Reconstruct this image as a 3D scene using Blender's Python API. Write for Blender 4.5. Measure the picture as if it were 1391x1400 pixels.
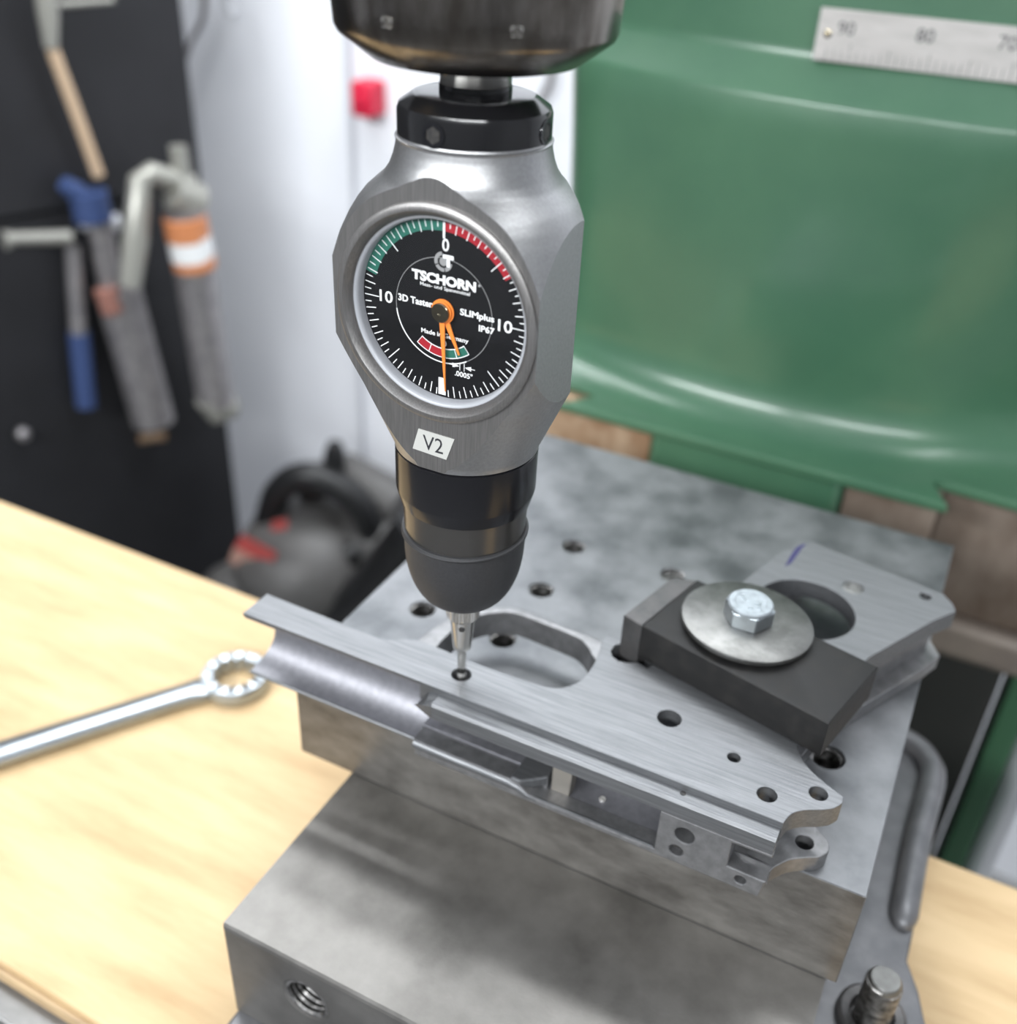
import bpy, bmesh, math, random
from mathutils import Vector, Matrix
random.seed(7)
MM = 0.001
for o in list(bpy.data.objects): bpy.data.objects.remove(o)
scn = bpy.context.scene
COL = scn.collection

# ------------------------------------------------------------------ camera
F_PX = 1420.826
# rows: image right, image down, view direction (world axes, z up)
RW = [Vector((0.89240895, 0.44916974, 0.04304437)),
      Vector((0.27512578, -0.46603446, -0.8409029)),
      Vector((-0.35764797, 0.76227189, -0.53947149))]
CAM = Vector((96.791, -182.332, 183.354))          # mm
cd = bpy.data.cameras.new('camera'); cam = bpy.data.objects.new('camera', cd); COL.objects.link(cam)
r, d, f = RW
up = -d
cam.matrix_world = Matrix(((r.x, up.x, -f.x, CAM.x*MM), (r.y, up.y, -f.y, CAM.y*MM), (r.z, up.z, -f.z, CAM.z*MM), (0, 0, 0, 1)))
cd.sensor_fit = 'HORIZONTAL'; cd.sensor_width = 36.0
cd.lens = F_PX/1391.0*36.0
cd.clip_start = 0.01; cd.clip_end = 50
cd.dof.use_dof = True
cd.dof.focus_distance = 0.222
cd.dof.aperture_fstop = (cd.lens*0.001)/0.0035
cd.dof.aperture_blades = 0
scn.camera = cam

# ------------------------------------------------------------------ world, light, exposure
w = bpy.data.worlds.new('world'); scn.world = w; w.use_nodes = True
bg = w.node_tree.nodes['Background']; bg.inputs[0].default_value = (0.80, 0.88, 1.0, 1); bg.inputs[1].default_value = 0.15
scn.view_settings.view_transform = 'Standard'; scn.view_settings.look = 'None'
scn.view_settings.gamma = 1; scn.view_settings.use_curve_mapping = False
scn.view_settings.exposure = -0.28

def lamp(name, loc, size, size_y, power, target, color=(1, 1, 1)):
    l = bpy.data.lights.new(name, 'AREA'); l.shape = 'RECTANGLE'; l.size = size; l.size_y = size_y
    l.energy = power; l.color = color
    o = bpy.data.objects.new(name, l); COL.objects.link(o)
    o.location = loc
    o.rotation_euler = (Vector(target)-Vector(loc)).to_track_quat('-Z', 'Y').to_euler()
    return o
lamp('ceiling_or_fill_lamp', (-0.9, 0.9, 1.40), 1.3, 0.14, 13, (-0.9, 0.7, 0), (0.95, 0.98, 1))
lamp('ceiling_or_fill_lamp', (-0.6, 0.55, 1.40), 1.8, 0.14, 31, (-0.7, 1.15, -0.2), (0.95, 0.98, 1))  # added fill aimed at the back wall to brighten it
lamp('ceiling_or_fill_lamp', (0.5, 0.3, 1.40), 1.3, 0.14, 12, (0.4, 0.2, 0), (0.95, 0.98, 1))
lamp('ceiling_or_fill_lamp', (-0.6, -1.5, 0.95), 1.3, 0.14, 54, (0, 0, 0.05), (0.95, 0.98, 1))  # added front fill, hung below the ceiling to brighten the dial print
lamp('ceiling_or_fill_lamp', (0.7, -1.6, 0.95), 1.3, 0.14, 34, (0, 0, 0.05), (0.95, 0.98, 1))  # second added front fill, also well below the ceiling

# ------------------------------------------------------------------ pixel -> place helpers
def ray(x, y):
    a = (x-695.5)/F_PX; b = (y-700.0)/F_PX
    return RW[0]*a + RW[1]*b + RW[2]
def onz(x, y, z):
    q = ray(x, y); return CAM + q*((z-CAM.z)/q.z)
def ony(x, y, Y):
    q = ray(x, y); return CAM + q*((Y-CAM.y)/q.y)
def onpl(x, y, p0, n):
    q = ray(x, y); return CAM + q*((p0-CAM).dot(n)/q.dot(n))

# ------------------------------------------------------------------ materials
def mat(name, col, rough=0.5, metal=0.0, col2=None, size=20, stretch=(1, 1, 1), detail=4, bump=0.0, bsize=1.0,
        bstretch=(1, 1, 1), rough2=None, spec=0.5, coat=0.0, contrast=(0.35, 0.65), rsize=None, aniso=0.0, specks=None):
    m = bpy.data.materials.new(name); m.use_nodes = True
    nt = m.node_tree; N = nt.nodes; L = nt.links
    b = N['Principled BSDF']
    b.inputs['Base Color'].default_value = (*col, 1); b.inputs['Roughness'].default_value = rough
    b.inputs['Metallic'].default_value = metal; b.inputs['Specular IOR Level'].default_value = spec
    b.inputs['Coat Weight'].default_value = coat; b.inputs['Coat Roughness'].default_value = 0.15
    tc = N.new('ShaderNodeTexCoord')
    def noise(sz, st, det):
        mp = N.new('ShaderNodeMapping'); mp.inputs['Scale'].default_value = [1000.0/sz/s for s in st]
        n = N.new('ShaderNodeTexNoise'); n.inputs['Scale'].default_value = 1.0; n.inputs['Detail'].default_value = det
        n.inputs['Roughness'].default_value = 0.6
        L.new(tc.outputs['Object'], mp.inputs['Vector']); L.new(mp.outputs[0], n.inputs['Vector'])
        return n
    if col2 is not None or rough2 is not None:
        n = noise(size, stretch, detail)
        rp = N.new('ShaderNodeMapRange'); rp.inputs[1].default_value = contrast[0]; rp.inputs[2].default_value = contrast[1]
        L.new(n.outputs['Fac'], rp.inputs[0])
        if col2 is not None:
            mx = N.new('ShaderNodeMix'); mx.data_type = 'RGBA'
            mx.inputs[6].default_value = (*col, 1); mx.inputs[7].default_value = (*col2, 1)
            L.new(rp.outputs[0], mx.inputs[0]); L.new(mx.outputs[2], b.inputs['Base Color'])
        if rough2 is not None:
            rr = N.new('ShaderNodeMapRange'); rr.inputs[3].default_value = rough; rr.inputs[4].default_value = rough2
            L.new(rp.outputs[0], rr.inputs[0]); L.new(rr.outputs[0], b.inputs['Roughness'])
    if bump > 0:
        n2 = noise(bsize, bstretch, 3)
        bp = N.new('ShaderNodeBump'); bp.inputs['Strength'].default_value = bump; bp.inputs['Distance'].default_value = 0.0003
        L.new(n2.outputs['Fac'], bp.inputs['Height']); L.new(bp.outputs[0], b.inputs['Normal'])
    return m
M = {}
M['plate'] = mat('ground_steel', (0.205, 0.21, 0.218), 0.46, 0.8, (0.105, 0.11, 0.116), 24, (1, 1, 1), 6, 0.10, 0.5, rough2=0.36, contrast=(0.38, 0.66))
M['plate_side'] = mat('sawn_steel', (0.25, 0.24, 0.225), 0.45, 0.8, (0.125, 0.118, 0.11), 9, (2, 1, 1), 8, 0.3, 0.8, (5, 1, 1), rough2=0.33)
M['block'] = mat('worn_steel', (0.22, 0.212, 0.20), 0.46, 0.8, (0.12, 0.115, 0.108), 26, (1, 1, 1), 7, 0.12, 0.6, rough2=0.38)
M['brushed'] = mat('brushed_steel', (0.205, 0.21, 0.218), 0.44, 0.8, (0.155, 0.16, 0.167), 0.7, (24, 1, 1), 4, 0.22, 0.35, (30, 1, 1), rough2=0.48)
M['cut'] = mat('machined_steel', (0.26, 0.26, 0.265), 0.45, 0.8, (0.19, 0.19, 0.195), 3, (1, 1, 1), 5, 0.2, 0.25)
M['cast_frame'] = mat('blasted_steel', (0.25, 0.25, 0.27), 0.5, 0.75, (0.21, 0.21, 0.23), 2, (1, 1, 1), 5, 0.08, 0.2)
M['alu'] = mat('satin_aluminium', (0.40, 0.40, 0.405), 0.36, 0.9, (0.35, 0.35, 0.355), 0.7, (1, 1, 1), 4, 0.15, 0.2, rough2=0.40)
M['alu_face'] = mat('brushed_dark_aluminium', (0.27, 0.26, 0.255), 0.42, 0.85, (0.21, 0.205, 0.20), 0.3, (1, 1, 30), 4, 0.2, 0.2, (1, 1, 20))
M['black'] = mat('black_anodised', (0.010, 0.010, 0.012), 0.2, 0.2)
M['collar'] = mat('gloss_black', (0.010, 0.010, 0.011), 0.16, 0.1)
M['rubber'] = mat('black_rubber', (0.022, 0.022, 0.024), 0.55, 0.0, (0.03, 0.03, 0.032), 0.6, bump=0.1, bsize=0.3)
M['smoke'] = mat('dark_sleeve', (0.11, 0.105, 0.10), 0.25, 0.8)
M['chrome'] = mat('nickel', (0.72, 0.70, 0.66), 0.18, 1.0)
M['shank'] = mat('turned_steel', (0.80, 0.78, 0.74), 0.22, 0.75)
M['chuck'] = mat('worn_chuck_steel', (0.24, 0.22, 0.20), 0.17, 1.0, (0.10, 0.088, 0.075), 5, (1, 1, 3.5), 8, 0.15, 0.5, (1, 1, 3), rough2=0.26)
M['clamp'] = mat('blued_steel', (0.009, 0.0088, 0.0088), 0.55, 0.0, (0.018, 0.017, 0.016), 4, (1, 1, 1), 8, 0.25, 0.3, rough2=0.65, spec=0.3, contrast=(0.45, 0.75))
M['clamp_strip'] = mat('bare_dark_steel', (0.11, 0.105, 0.105), 0.45, 0.6, (0.08, 0.08, 0.08), 4)
M['washer'] = mat('washer_steel', (0.21, 0.21, 0.203), 0.40, 0.85, (0.13, 0.13, 0.125), 6, (1, 1, 1), 7, 0.2, 0.4, rough2=0.42)
M['zinc'] = mat('zinc_plate', (0.42, 0.46, 0.49), 0.28, 0.95, (0.38, 0.41, 0.43), 3)
M['dark'] = mat('bore_shade', (0.03, 0.03, 0.032), 0.5, 0.5, (0.07, 0.065, 0.06), 1.5)  # near-black colour stands in for the shade inside holes
M['thread'] = mat('thread_steel', (0.36, 0.35, 0.34), 0.3, 0.9, (0.06, 0.058, 0.055), 2)
M['dial'] = mat('dial_black', (0.006, 0.006, 0.007), 0.6, spec=0.15)
M['white'] = mat('print_white', (0.80, 0.81, 0.81), 0.5)
M['grey'] = mat('print_grey', (0.26, 0.26, 0.26), 0.5)
M['engrave'] = mat('engraving', (0.13, 0.13, 0.13), 0.5)
M['dgreen'] = mat('print_green', (0.02, 0.13, 0.095), 0.45)
M['dred'] = mat('print_red', (0.33, 0.012, 0.022), 0.45)
M['orange'] = mat('needle_orange', (0.85, 0.24, 0.04), 0.4)
M['brass'] = mat('pin_brass', (0.22, 0.19, 0.13), 0.22, 1.0)
M['seat'] = mat('white_plastic', (0.34, 0.35, 0.375), 0.35)
M['tag'] = mat('etched_tag', (0.44, 0.44, 0.415), 0.5, 0.0)
M['ink'] = mat('dark_ink', (0.02, 0.02, 0.025), 0.6)
M['ink_blue'] = mat('blue_marker', (0.018, 0.016, 0.085), 0.6, 0.0)
M['wood'] = mat('pale_plywood', (0.60, 0.44, 0.25), 0.6, 0.0, (0.38, 0.25, 0.12), 14, (6, 1, 1), 8, 0.1, 1.5, (12, 1, 1), contrast=(0.38, 0.80))
M['wood_edge'] = mat('worn_board_edge', (0.50, 0.36, 0.20), 0.6, 0.0, (0.25, 0.17, 0.10), 6, (6, 1, 1), 6)
M['table'] = mat('machine_table', (0.27, 0.265, 0.26), 0.45, 0.7, (0.15, 0.15, 0.145), 14, (2, 1, 1), 6)
M['casting'] = mat('painted_casting', (0.12, 0.123, 0.13), 0.42, 0.45, (0.17, 0.17, 0.178), 8, (1, 1, 1), 6, 0.2, 2.0)
M['green'] = mat('green_enamel', (0.040, 0.110, 0.064), 0.36, 0.0, (0.052, 0.130, 0.074), 70, (1, 1, 1), 5, 0.12, 1.2, coat=0.35, rough2=0.36)
M['rust'] = mat('rusty_iron', (0.22, 0.115, 0.055), 0.6, 0.3, (0.42, 0.30, 0.20), 16, (1, 1, 1.6), 6, 0.3, 3)
M['brown'] = mat('dark_brown_iron', (0.10, 0.07, 0.05), 0.6, 0.3, (0.20, 0.16, 0.13), 30, (1, 1, 1.6), 4)
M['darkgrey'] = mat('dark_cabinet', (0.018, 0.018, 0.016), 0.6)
M['scale'] = mat('brushed_scale', (0.52, 0.50, 0.485), 0.45, 0.5, (0.44, 0.425, 0.41), 3, (6, 1, 1))
M['wall'] = mat('white_wall', (0.86, 0.87, 0.91), 0.7, 0, (0.83, 0.845, 0.89), 400)
M['ceil'] = mat('ceiling_grey', (0.55, 0.56, 0.58), 0.8)
M['floor'] = mat('concrete_floor', (0.26, 0.26, 0.26), 0.6, 0, (0.20, 0.20, 0.20), 200)
M['panel'] = mat('black_panel', (0.012, 0.012, 0.014), 0.5, 0, (0.018, 0.018, 0.021), 150)
M['vac'] = mat('grey_vac_plastic', (0.085, 0.082, 0.080), 0.45, 0, (0.115, 0.11, 0.107), 60)
M['vacblack'] = mat('black_vac_plastic', (0.012, 0.012, 0.013), 0.4)
M['red'] = mat('red_plastic', (0.62, 0.012, 0.05), 0.45)
M['label_red'] = mat('red_label', (0.60, 0.10, 0.09), 0.5)
M['label_pink'] = mat('pale_label', (0.60, 0.35, 0.28), 0.5)
M['blue'] = mat('blue_tool_paint', (0.045, 0.075, 0.19), 0.45, 0.2)
M['cream'] = mat('cream_metal', (0.36, 0.355, 0.32), 0.35, 0.4)
M['toolgrey'] = mat('tool_steel', (0.24, 0.23, 0.24), 0.4, 0.6, (0.36, 0.34, 0.34), 12)
M['beige'] = mat('beige_tube', (0.55, 0.40, 0.27), 0.5)
M['orange_lbl'] = mat('orange_label', (0.58, 0.22, 0.09), 0.5)
M['lightgrey'] = mat('light_grey_pipe', (0.62, 0.63, 0.66), 0.3, 0.4)

def glass_mat():
    m = bpy.data.materials.new('dial_glass'); m.use_nodes = True
    nt = m.node_tree; N = nt.nodes; L = nt.links
    for n in list(N): N.remove(n)
    out = N.new('ShaderNodeOutputMaterial'); t = N.new('ShaderNodeBsdfTransparent'); g = N.new('ShaderNodeBsdfGlossy')
    g.inputs['Roughness'].default_value = 0.02
    fr = N.new('ShaderNodeFresnel'); fr.inputs[0].default_value = 1.5
    ge = N.new('ShaderNodeNewGeometry'); mm = N.new('ShaderNodeMath'); mm.operation = 'SUBTRACT'; mm.inputs[0].default_value = 1.0
    L.new(ge.outputs['Backfacing'], mm.inputs[1]); m2 = N.new('ShaderNodeMath'); m2.operation = 'MULTIPLY'
    L.new(mm.outputs[0], m2.inputs[0]); L.new(fr.outputs[0], m2.inputs[1])      # mirror-like sheen on the outer surface only
    mx = N.new('ShaderNodeMixShader'); L.new(m2.outputs[0], mx.inputs[0]); L.new(t.outputs[0], mx.inputs[1]); L.new(g.outputs[0], mx.inputs[2])
    L.new(mx.outputs[0], out.inputs[0]); return m
M['glass'] = glass_mat()

# ------------------------------------------------------------------ mesh builder (mm)
def rotm(ax, deg): return Matrix.Rotation(math.radians(deg), 4, ax)
class MB:
    def __init__(s): s.v = []; s.f = []; s.cv = False
    def add(s, vs, fs, mtx=None):
        n = len(s.v)
        for p in vs:
            p = Vector(p); s.v.append(mtx @ p if mtx else p)
        s.f += [tuple(i+n for i in f) for f in fs]
        return s
    def prism(s, pts, z0, z1, mtx=None):      # simple polygon, ccw
        n = len(pts)
        vs = [(x, y, z0) for x, y in pts]+[(x, y, z1) for x, y in pts]
        fs = [tuple(range(n-1, -1, -1)), tuple(range(n, 2*n))]+[(i, (i+1) % n, n+(i+1) % n, n+i) for i in range(n)]
        return s.add(vs, fs, mtx)
    def box(s, a, b, mtx=None):
        return s.prism([(a[0], a[1]), (b[0], a[1]), (b[0], b[1]), (a[0], b[1])], a[2], b[2], mtx)
    def lathe(s, prof, seg=64, mtx=None, cap=True):      # prof (r,z) bottom->top
        vs = []; fs = []
        for r_, z in prof:
            for k in range(seg):
                a = 2*math.pi*k/seg; vs.append((r_*math.cos(a), r_*math.sin(a), z))
        for i in range(len(prof)-1):
            for k in range(seg):
                k2 = (k+1) % seg
                fs.append((i*seg+k, i*seg+k2, (i+1)*seg+k2, (i+1)*seg+k))
        if cap:
            fs.append(tuple(range(seg-1, -1, -1))); m = (len(prof)-1)*seg; fs.append(tuple(m+k for k in range(seg)))
        return s.add(vs, fs, mtx)
    def tube(s, path, rad, seg=12, closed=False):
        path = [Vector(p) for p in path]; n = len(path)
        rads = rad if isinstance(rad, (list, tuple)) else [rad]*n
        vs = []; fs = []; ref = None
        for i, p in enumerate(path):
            if closed: t = path[(i+1) % n]-path[i-1]
            else: t = path[min(i+1, n-1)]-path[max(i-1, 0)]
            t.normalize()
            if ref is None:
                ref = Vector((0, 0, 1)) if abs(t.z) < 0.9 else Vector((1, 0, 0))
            u = (ref - t*ref.dot(t)).normalized(); v = t.cross(u); ref = u
            for k in range(seg):
                a = 2*math.pi*k/seg; vs.append(p+(u*math.cos(a)+v*math.sin(a))*rads[i])
        m = n if closed else n-1
        for i in range(m):
            j = (i+1) % n
            for k in range(seg):
                k2 = (k+1) % seg; fs.append((i*seg+k, i*seg+k2, j*seg+k2, j*seg+k))
        if not closed:
            fs.append(tuple(range(seg-1, -1, -1))); fs.append(tuple((n-1)*seg+k for k in range(seg)))
        return s.add(vs, fs)
    def grid(s, rows):
        vs = [p for r_ in rows for p in r_]; n = len(rows[0]); fs = []
        for i in range(len(rows)-1):
            for k in range(n-1): fs.append((i*n+k, i*n+k+1, (i+1)*n+k+1, (i+1)*n+k))
        return s.add(vs, fs)
    def curve(s, outline, holes, z0, z1, bev=0.0, mtx=None, res=1):
        s.cv = True
        c = bpy.data.curves.new('c', 'CURVE'); c.dimensions = '2D'; c.fill_mode = 'BOTH'
        h = (z1-z0)/2; c.extrude = h-bev; c.bevel_depth = bev; c.bevel_resolution = res; c.offset = -bev
        for loop in [outline]+list(holes):
            sp = c.splines.new('POLY'); sp.points.add(len(loop)-1)
            for p, q in zip(sp.points, loop): p.co = (q[0], q[1], 0, 1)
            sp.use_cyclic_u = True
        o = bpy.data.objects.new('c', c); COL.objects.link(o)
        dg = bpy.context.evaluated_depsgraph_get(); dg.update()
        me = o.evaluated_get(dg).to_mesh()
        vs = [(v.co.x, v.co.y, v.co.z+(z0+z1)/2) for v in me.vertices]; fs = [tuple(p.vertices) for p in me.polygons]
        o.evaluated_get(dg).to_mesh_clear()
        bpy.data.objects.remove(o); bpy.data.curves.remove(c)
        return s.add(vs, fs, mtx)
    def build(s, name, m, parent=None, smooth=40, bevel=0.0, origin=None, bseg=2, fixn=True):
        org = Vector(origin) if origin is not None else (Vector(parent['org']) if parent is not None and 'org' in parent else Vector((0, 0, 0)))
        me = bpy.data.meshes.new(name)
        me.from_pydata([(p-org)*MM for p in s.v], [], s.f)
        bm = bmesh.new(); bm.from_mesh(me)
        bmesh.ops.remove_doubles(bm, verts=bm.verts, dist=1e-6)
        if fixn: bmesh.ops.recalc_face_normals(bm, faces=bm.faces)
        bm.to_mesh(me); bm.free()
        if smooth and s.cv: smooth = min(smooth, 17)
        if smooth:
            for p in me.polygons: p.use_smooth = True
            me.set_sharp_from_angle(angle=math.radians(smooth))
        me.materials.append(M[m] if isinstance(m, str) else m)
        o = bpy.data.objects.new(name, me); COL.objects.link(o)
        o['org'] = tuple(org)
        if parent is not None:
            o.parent = parent; o.location = (org-Vector(parent['org']))*MM
        else: o.location = org*MM
        if bevel > 0:
            b = o.modifiers.new('bevel', 'BEVEL'); b.width = bevel*MM; b.segments = bseg; b.limit_method = 'ANGLE'; b.angle_limit = math.radians(35)
            b.harden_normals = False
        return o
def thing(name, label, cat, loc, group=None):
    o = bpy.data.objects.new(name, None); COL.objects.link(o); o.location = Vector(loc)*MM
    o.empty_display_size = 0.01
    o['org'] = tuple(loc); o['label'] = label; o['category'] = cat
    if group: o['group'] = group
    return o
def tag(o, label, cat, group=None):
    o['label'] = label; o['category'] = cat
    if group: o['group'] = group
    return o
def struct(o): o['kind'] = 'structure'; return o
def circ(cx, cy, r_, n=28, a0=0, a1=360):
    if n > 8: n = max(n, 36)
    full = abs(a1-a0) >= 360
    m = n if full else n+1
    return [(cx+r_*math.cos(math.radians(a0+(a1-a0)*i/n)), cy+r_*math.sin(math.radians(a0+(a1-a0)*i/n))) for i in range(m)]
def smooth_path(pts, n=8):       # Catmull-Rom open
    out = []
    P = [Vector(p) for p in pts]
    for i in range(len(P)-1):
        p0 = P[max(i-1, 0)]; p1 = P[i]; p2 = P[i+1]; p3 = P[min(i+2, len(P)-1)]
        for k in range(n):
            t = k/n
            out.append(0.5*((2*p1)+(p2-p0)*t+(2*p0-5*p1+4*p2-p3)*t*t+(3*p1-p0-3*p2+p3)*t**3))
    out.append(P[-1]); return out
XZ = Matrix(((1, 0, 0, 0), (0, 0, -1, 0), (0, 1, 0, 0), (0, 0, 0, 1)))    # local (x,y,z) -> (x,-z,y): drawings in the xz plane, facing -y

# ------------------------------------------------------------------ the setting
ZB = -112.0           # top of the wooden board
ZFLOOR = -1150.0
struct(MB().box((-3200, -2600, ZFLOOR-20), (2600, 1170, ZFLOOR)).build('floor', 'floor', smooth=0, origin=(0, 0, ZFLOOR)))
struct(MB().box((-3200, -2600, 1450), (2600, 1170, 1470)).build('ceiling', 'ceil', smooth=0, origin=(0, 0, 1450)))
struct(MB().box((-3200, 1150, ZFLOOR), (2600, 1170, 1450)).build('wall_back', 'wall', smooth=0, origin=(0, 1150, ZFLOOR)))
struct(MB().box((-3220, -2600, ZFLOOR), (-3200, 1170, 1450)).build('wall_left', 'wall', smooth=0, origin=(-3200, 0, ZFLOOR)))
struct(MB().box((2600, -2600, ZFLOOR), (2620, 1170, 1450)).build('wall_right', 'ceil', smooth=0, origin=(2600, 0, ZFLOOR)))
struct(MB().box((-3200, -2620, ZFLOOR), (2600, -2600, 1450)).build('wall_front', 'ceil', smooth=0, origin=(0, -2600, ZFLOOR)))
# slim vertical trim strip on the white wall
pt = ony(488, 300, 1150)
struct(MB().box((pt.x-4, 1142, ZFLOOR), (pt.x+4, 1150, 1400)).build('trim_1', mat('trim_paint', (0.55, 0.56, 0.6), 0.6), smooth=0, origin=(pt.x, 1150, ZFLOOR)))

# ------------------------------------------------------------------ milling machine column behind
def polyline_resample(pts, n):
    L = [0]
    for a, b in zip(pts, pts[1:]): L.append(L[-1]+(Vector(b)-Vector(a)).length)
    out = []
    for i in range(n):
        t = L[-1]*i/(n-1); j = 0
        while j < len(L)-2 and L[j+1] < t: j += 1
        u = (t-L[j])/(L[j+1]-L[j]); out.append(Vector(pts[j]).lerp(Vector(pts[j+1]), u))
    return out
lip = [(-118, 420), (-117, 345), (-106, 312), (-95, 303), (-52, 290), (-9, 283), (30, 281.5), (64, 285.5), (97, 296), (127, 314), (150, 340), (170, 400), (172, 480)]
cre = [(-130, 420), (-129, 355), (-116, 322), (-99, 309), (-52, 292), (2, 281), (40, 278), (65, 277.5), (88, 278.5), (125, 287), (158, 312), (182, 360), (186, 480)]
lipr = polyline_resample([(p.x, p.y, 0) for p in smooth_path([(x, y, 0) for x, y in lip], 6)], 61)
crer = polyline_resample([(p.x, p.y, 0) for p in smooth_path([(x, y, 0) for x, y in cre], 6)], 61)
def offset(row, dd):
    out = []
    for i, p in enumerate(row):
        t = row[min(i+1, len(row)-1)]-row[max(i-1, 0)]; t.normalize()
        out.append(p+Vector((t.y, -t.x, 0))*dd)
    return out
col_t = thing('milling_machine_column', 'large green enamelled milling machine column with flared foot behind the workpiece', 'machine', (20, 400, ZFLOOR))
rows = []
for z, o_ in ((-49.9, 26), (-49.3, 17), (-47, 10), (-43, 5), (-37, 1.8), (-30, 0.4)):
    rows.append([Vector((p.x, p.y, z)) for p in offset(lipr, o_)])
for k in range(0, 11):
    t = k/10; z = -24+t*(98+24)
    rows.append([Vector((a.x*(1-t)+b.x*t, a.y*(1-t)+b.y*t, z)) for a, b in zip(lipr, crer)])
for z, o_ in ((99.5, -0.6), (101, -1.8), (113, -10.5), (115, -11.7), (118, -12), (230, -12)):
    rows.append([Vector((p.x, p.y, z)) for p in offset(crer, o_)])
MB().grid(rows).build('column_body', 'green', col_t, smooth=35)
MB().prism([(-112, 490), (180, 490), (165, 340), (120, 298), (65, 290), (0, 290), (-60, 298), (-112, 330)], 229, 230).build('column_top', 'green', col_t)
# flared foot with the two dovetail notches in its front edge
f0 = onz(780, 525, -50); f1 = onz(829, 537, -50); f2 = onz(780, 550, -50); f3 = onz(1297, 692, -50); f4 = onz(1275, 655, -50); f5 = onz(1391, 688, -50)
foot = [(-150, 480), (-150, 276), (f0.x, f0.y), (f1.x, f1.y), (f2.x-2, f2.y), (-130, 255), (-130, 251.5), (f3.x, 249.5), (f4.x, f4.y), (f5.x, f5.y), (190, 266), (190, 480)]
MB().curve([(x, y) for x, y in foot], [], -54.5, -49.8, 1.2, res=2).build('column_foot', 'green', col_t)
MB().box((-36, 262, -210), (60, 420, -54.5)).build('column_neck', 'green', col_t, bevel=4)
MB().box((-150, 268, -150), (-37, 400, -54.5)).build('left_way', 'rust', col_t, bevel=1)
MB().box((61, 262, -180), (102, 400, -54.5)).build('right_way', 'brown', col_t, bevel=1)
MB().box((102, 285, -128), (260, 400, -54.5)).build('rear_way', 'brown', col_t, bevel=2)
MB().box((100, 278, -150), (262, 400, -128)).build('way_ledge', mat('tan_iron', (0.24, 0.20, 0.165), 0.5, 0.2, (0.17, 0.14, 0.12), 30), col_t, bevel=5)
# cabinet, green post and pale pipe below
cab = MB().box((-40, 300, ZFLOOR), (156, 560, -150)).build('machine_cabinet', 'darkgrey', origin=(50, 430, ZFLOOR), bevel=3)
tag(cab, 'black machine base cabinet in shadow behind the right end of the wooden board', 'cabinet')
xg0 = ony(1391, 909, 300).x; xg1 = ony(1391, 1008, 300).x; xg2 = ony(1391, 1120, 300).x
gp = MB().box((xg0, 296, ZFLOOR), (xg1, 330, -155)).build('upright_post', mat('dark_green_paint', (0.035, 0.10, 0.05), 0.4), origin=(165, 310, ZFLOOR), bevel=2)
tag(gp, 'dark green upright post at the far right behind the wooden board', 'post')
pp_ = MB().lathe([((xg2-xg1)/2-0.3, ZFLOOR), ((xg2-xg1)/2-0.3, -155)], 24, Matrix.Translation(((xg1+xg2)/2, 305, 0))).build('metal_pipe', 'lightgrey', origin=((xg1+xg2)/2, 305, ZFLOOR))
tag(pp_, 'pale shiny vertical pipe at the far right edge beside the dark green post', 'pipe')
# degree scale
def txt(s, name, m, parent, cx, cz, h, y, width=None, bold=0.0, z_rot=0.0, shear=0.0, depth=0.04):
    c = bpy.data.curves.new('t', 'FONT'); c.body = s; c.align_x = 'CENTER'; c.align_y = 'CENTER'; c.offset = bold; c.resolution_u = 3; c.shear = shear
    o = bpy.data.objects.new('t', c); COL.objects.link(o)
    dg = bpy.context.evaluated_depsgraph_get(); dg.update()
    me = o.evaluated_get(dg).to_mesh()
    vs = [v.co.copy() for v in me.vertices]; fs = [tuple(p.vertices) for p in me.polygons]
    o.evaluated_get(dg).to_mesh_clear(); bpy.data.objects.remove(o); bpy.data.curves.remove(c)
    x0 = min(v.x for v in vs); x1 = max(v.x for v in vs); y0 = min(v.y for v in vs); y1 = max(v.y for v in vs)
    sy = h/(y1-y0); sx = width/(x1-x0) if width else sy
    mb = MB(); R_ = rotm('Z', z_rot)
    mb.add([Vector(((v.x-(x0+x1)/2)*sx, (v.y-(y0+y1)/2)*sy, 0)) for v in vs], fs, Matrix.Translation((cx, y, cz)) @ XZ @ R_)
    return mb.build(name, m, parent, smooth=0, fixn=False)
YS = 289.0
s0 = ony(1112, 80, YS); s1 = ony(1122, 9, YS); s2 = ony(1391, 111, YS)
sc = thing('degree_scale', 'silver engraved degree scale riveted to the green column, reading 90, 80 and 70', 'scale', (s0.x, YS, s0.z))
zb_ = (s0.z+s2.z)/2; hS = s1.z-s0.z
def ysc(x):     # follows the turret face
    best = min(offset(crer, -12), key=lambda p: abs(p.x-x) + (0 if p.y < 400 else 999)); return best.y-1.0
nS = 24; xs = [s0.x+(200-s0.x)*i/nS for i in range(nS+1)]
xs = [x for x in xs if x < 150]
top = [(x, 288.0) for x in xs]
MB().grid([[Vector((x, 287.2, s0.z)) for x in xs], [Vector((x, 287.2, s1.z)) for x in xs], [Vector((x, 289.5, s1.z)) for x in xs], [Vector((x, 289.5, s0.z)) for x in xs], [Vector((x, 287.2, s0.z)) for x in xs]]).build('scale_strip', 'scale', sc, smooth=20)
for s, px, py in (('90', 1158, 39), ('80', 1266, 49), ('70', 1379, 59)):
    q = ony(px, py, 287); txt(s, 'engraved_number', 'engrave', sc, q.x, q.z, 5.2, 287.1, None, 0.015)
q9 = ony(1158, 90, 287); q8 = ony(1266, 100, 287); stp = (q8.x-q9.x)/10
mb = MB()
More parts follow.
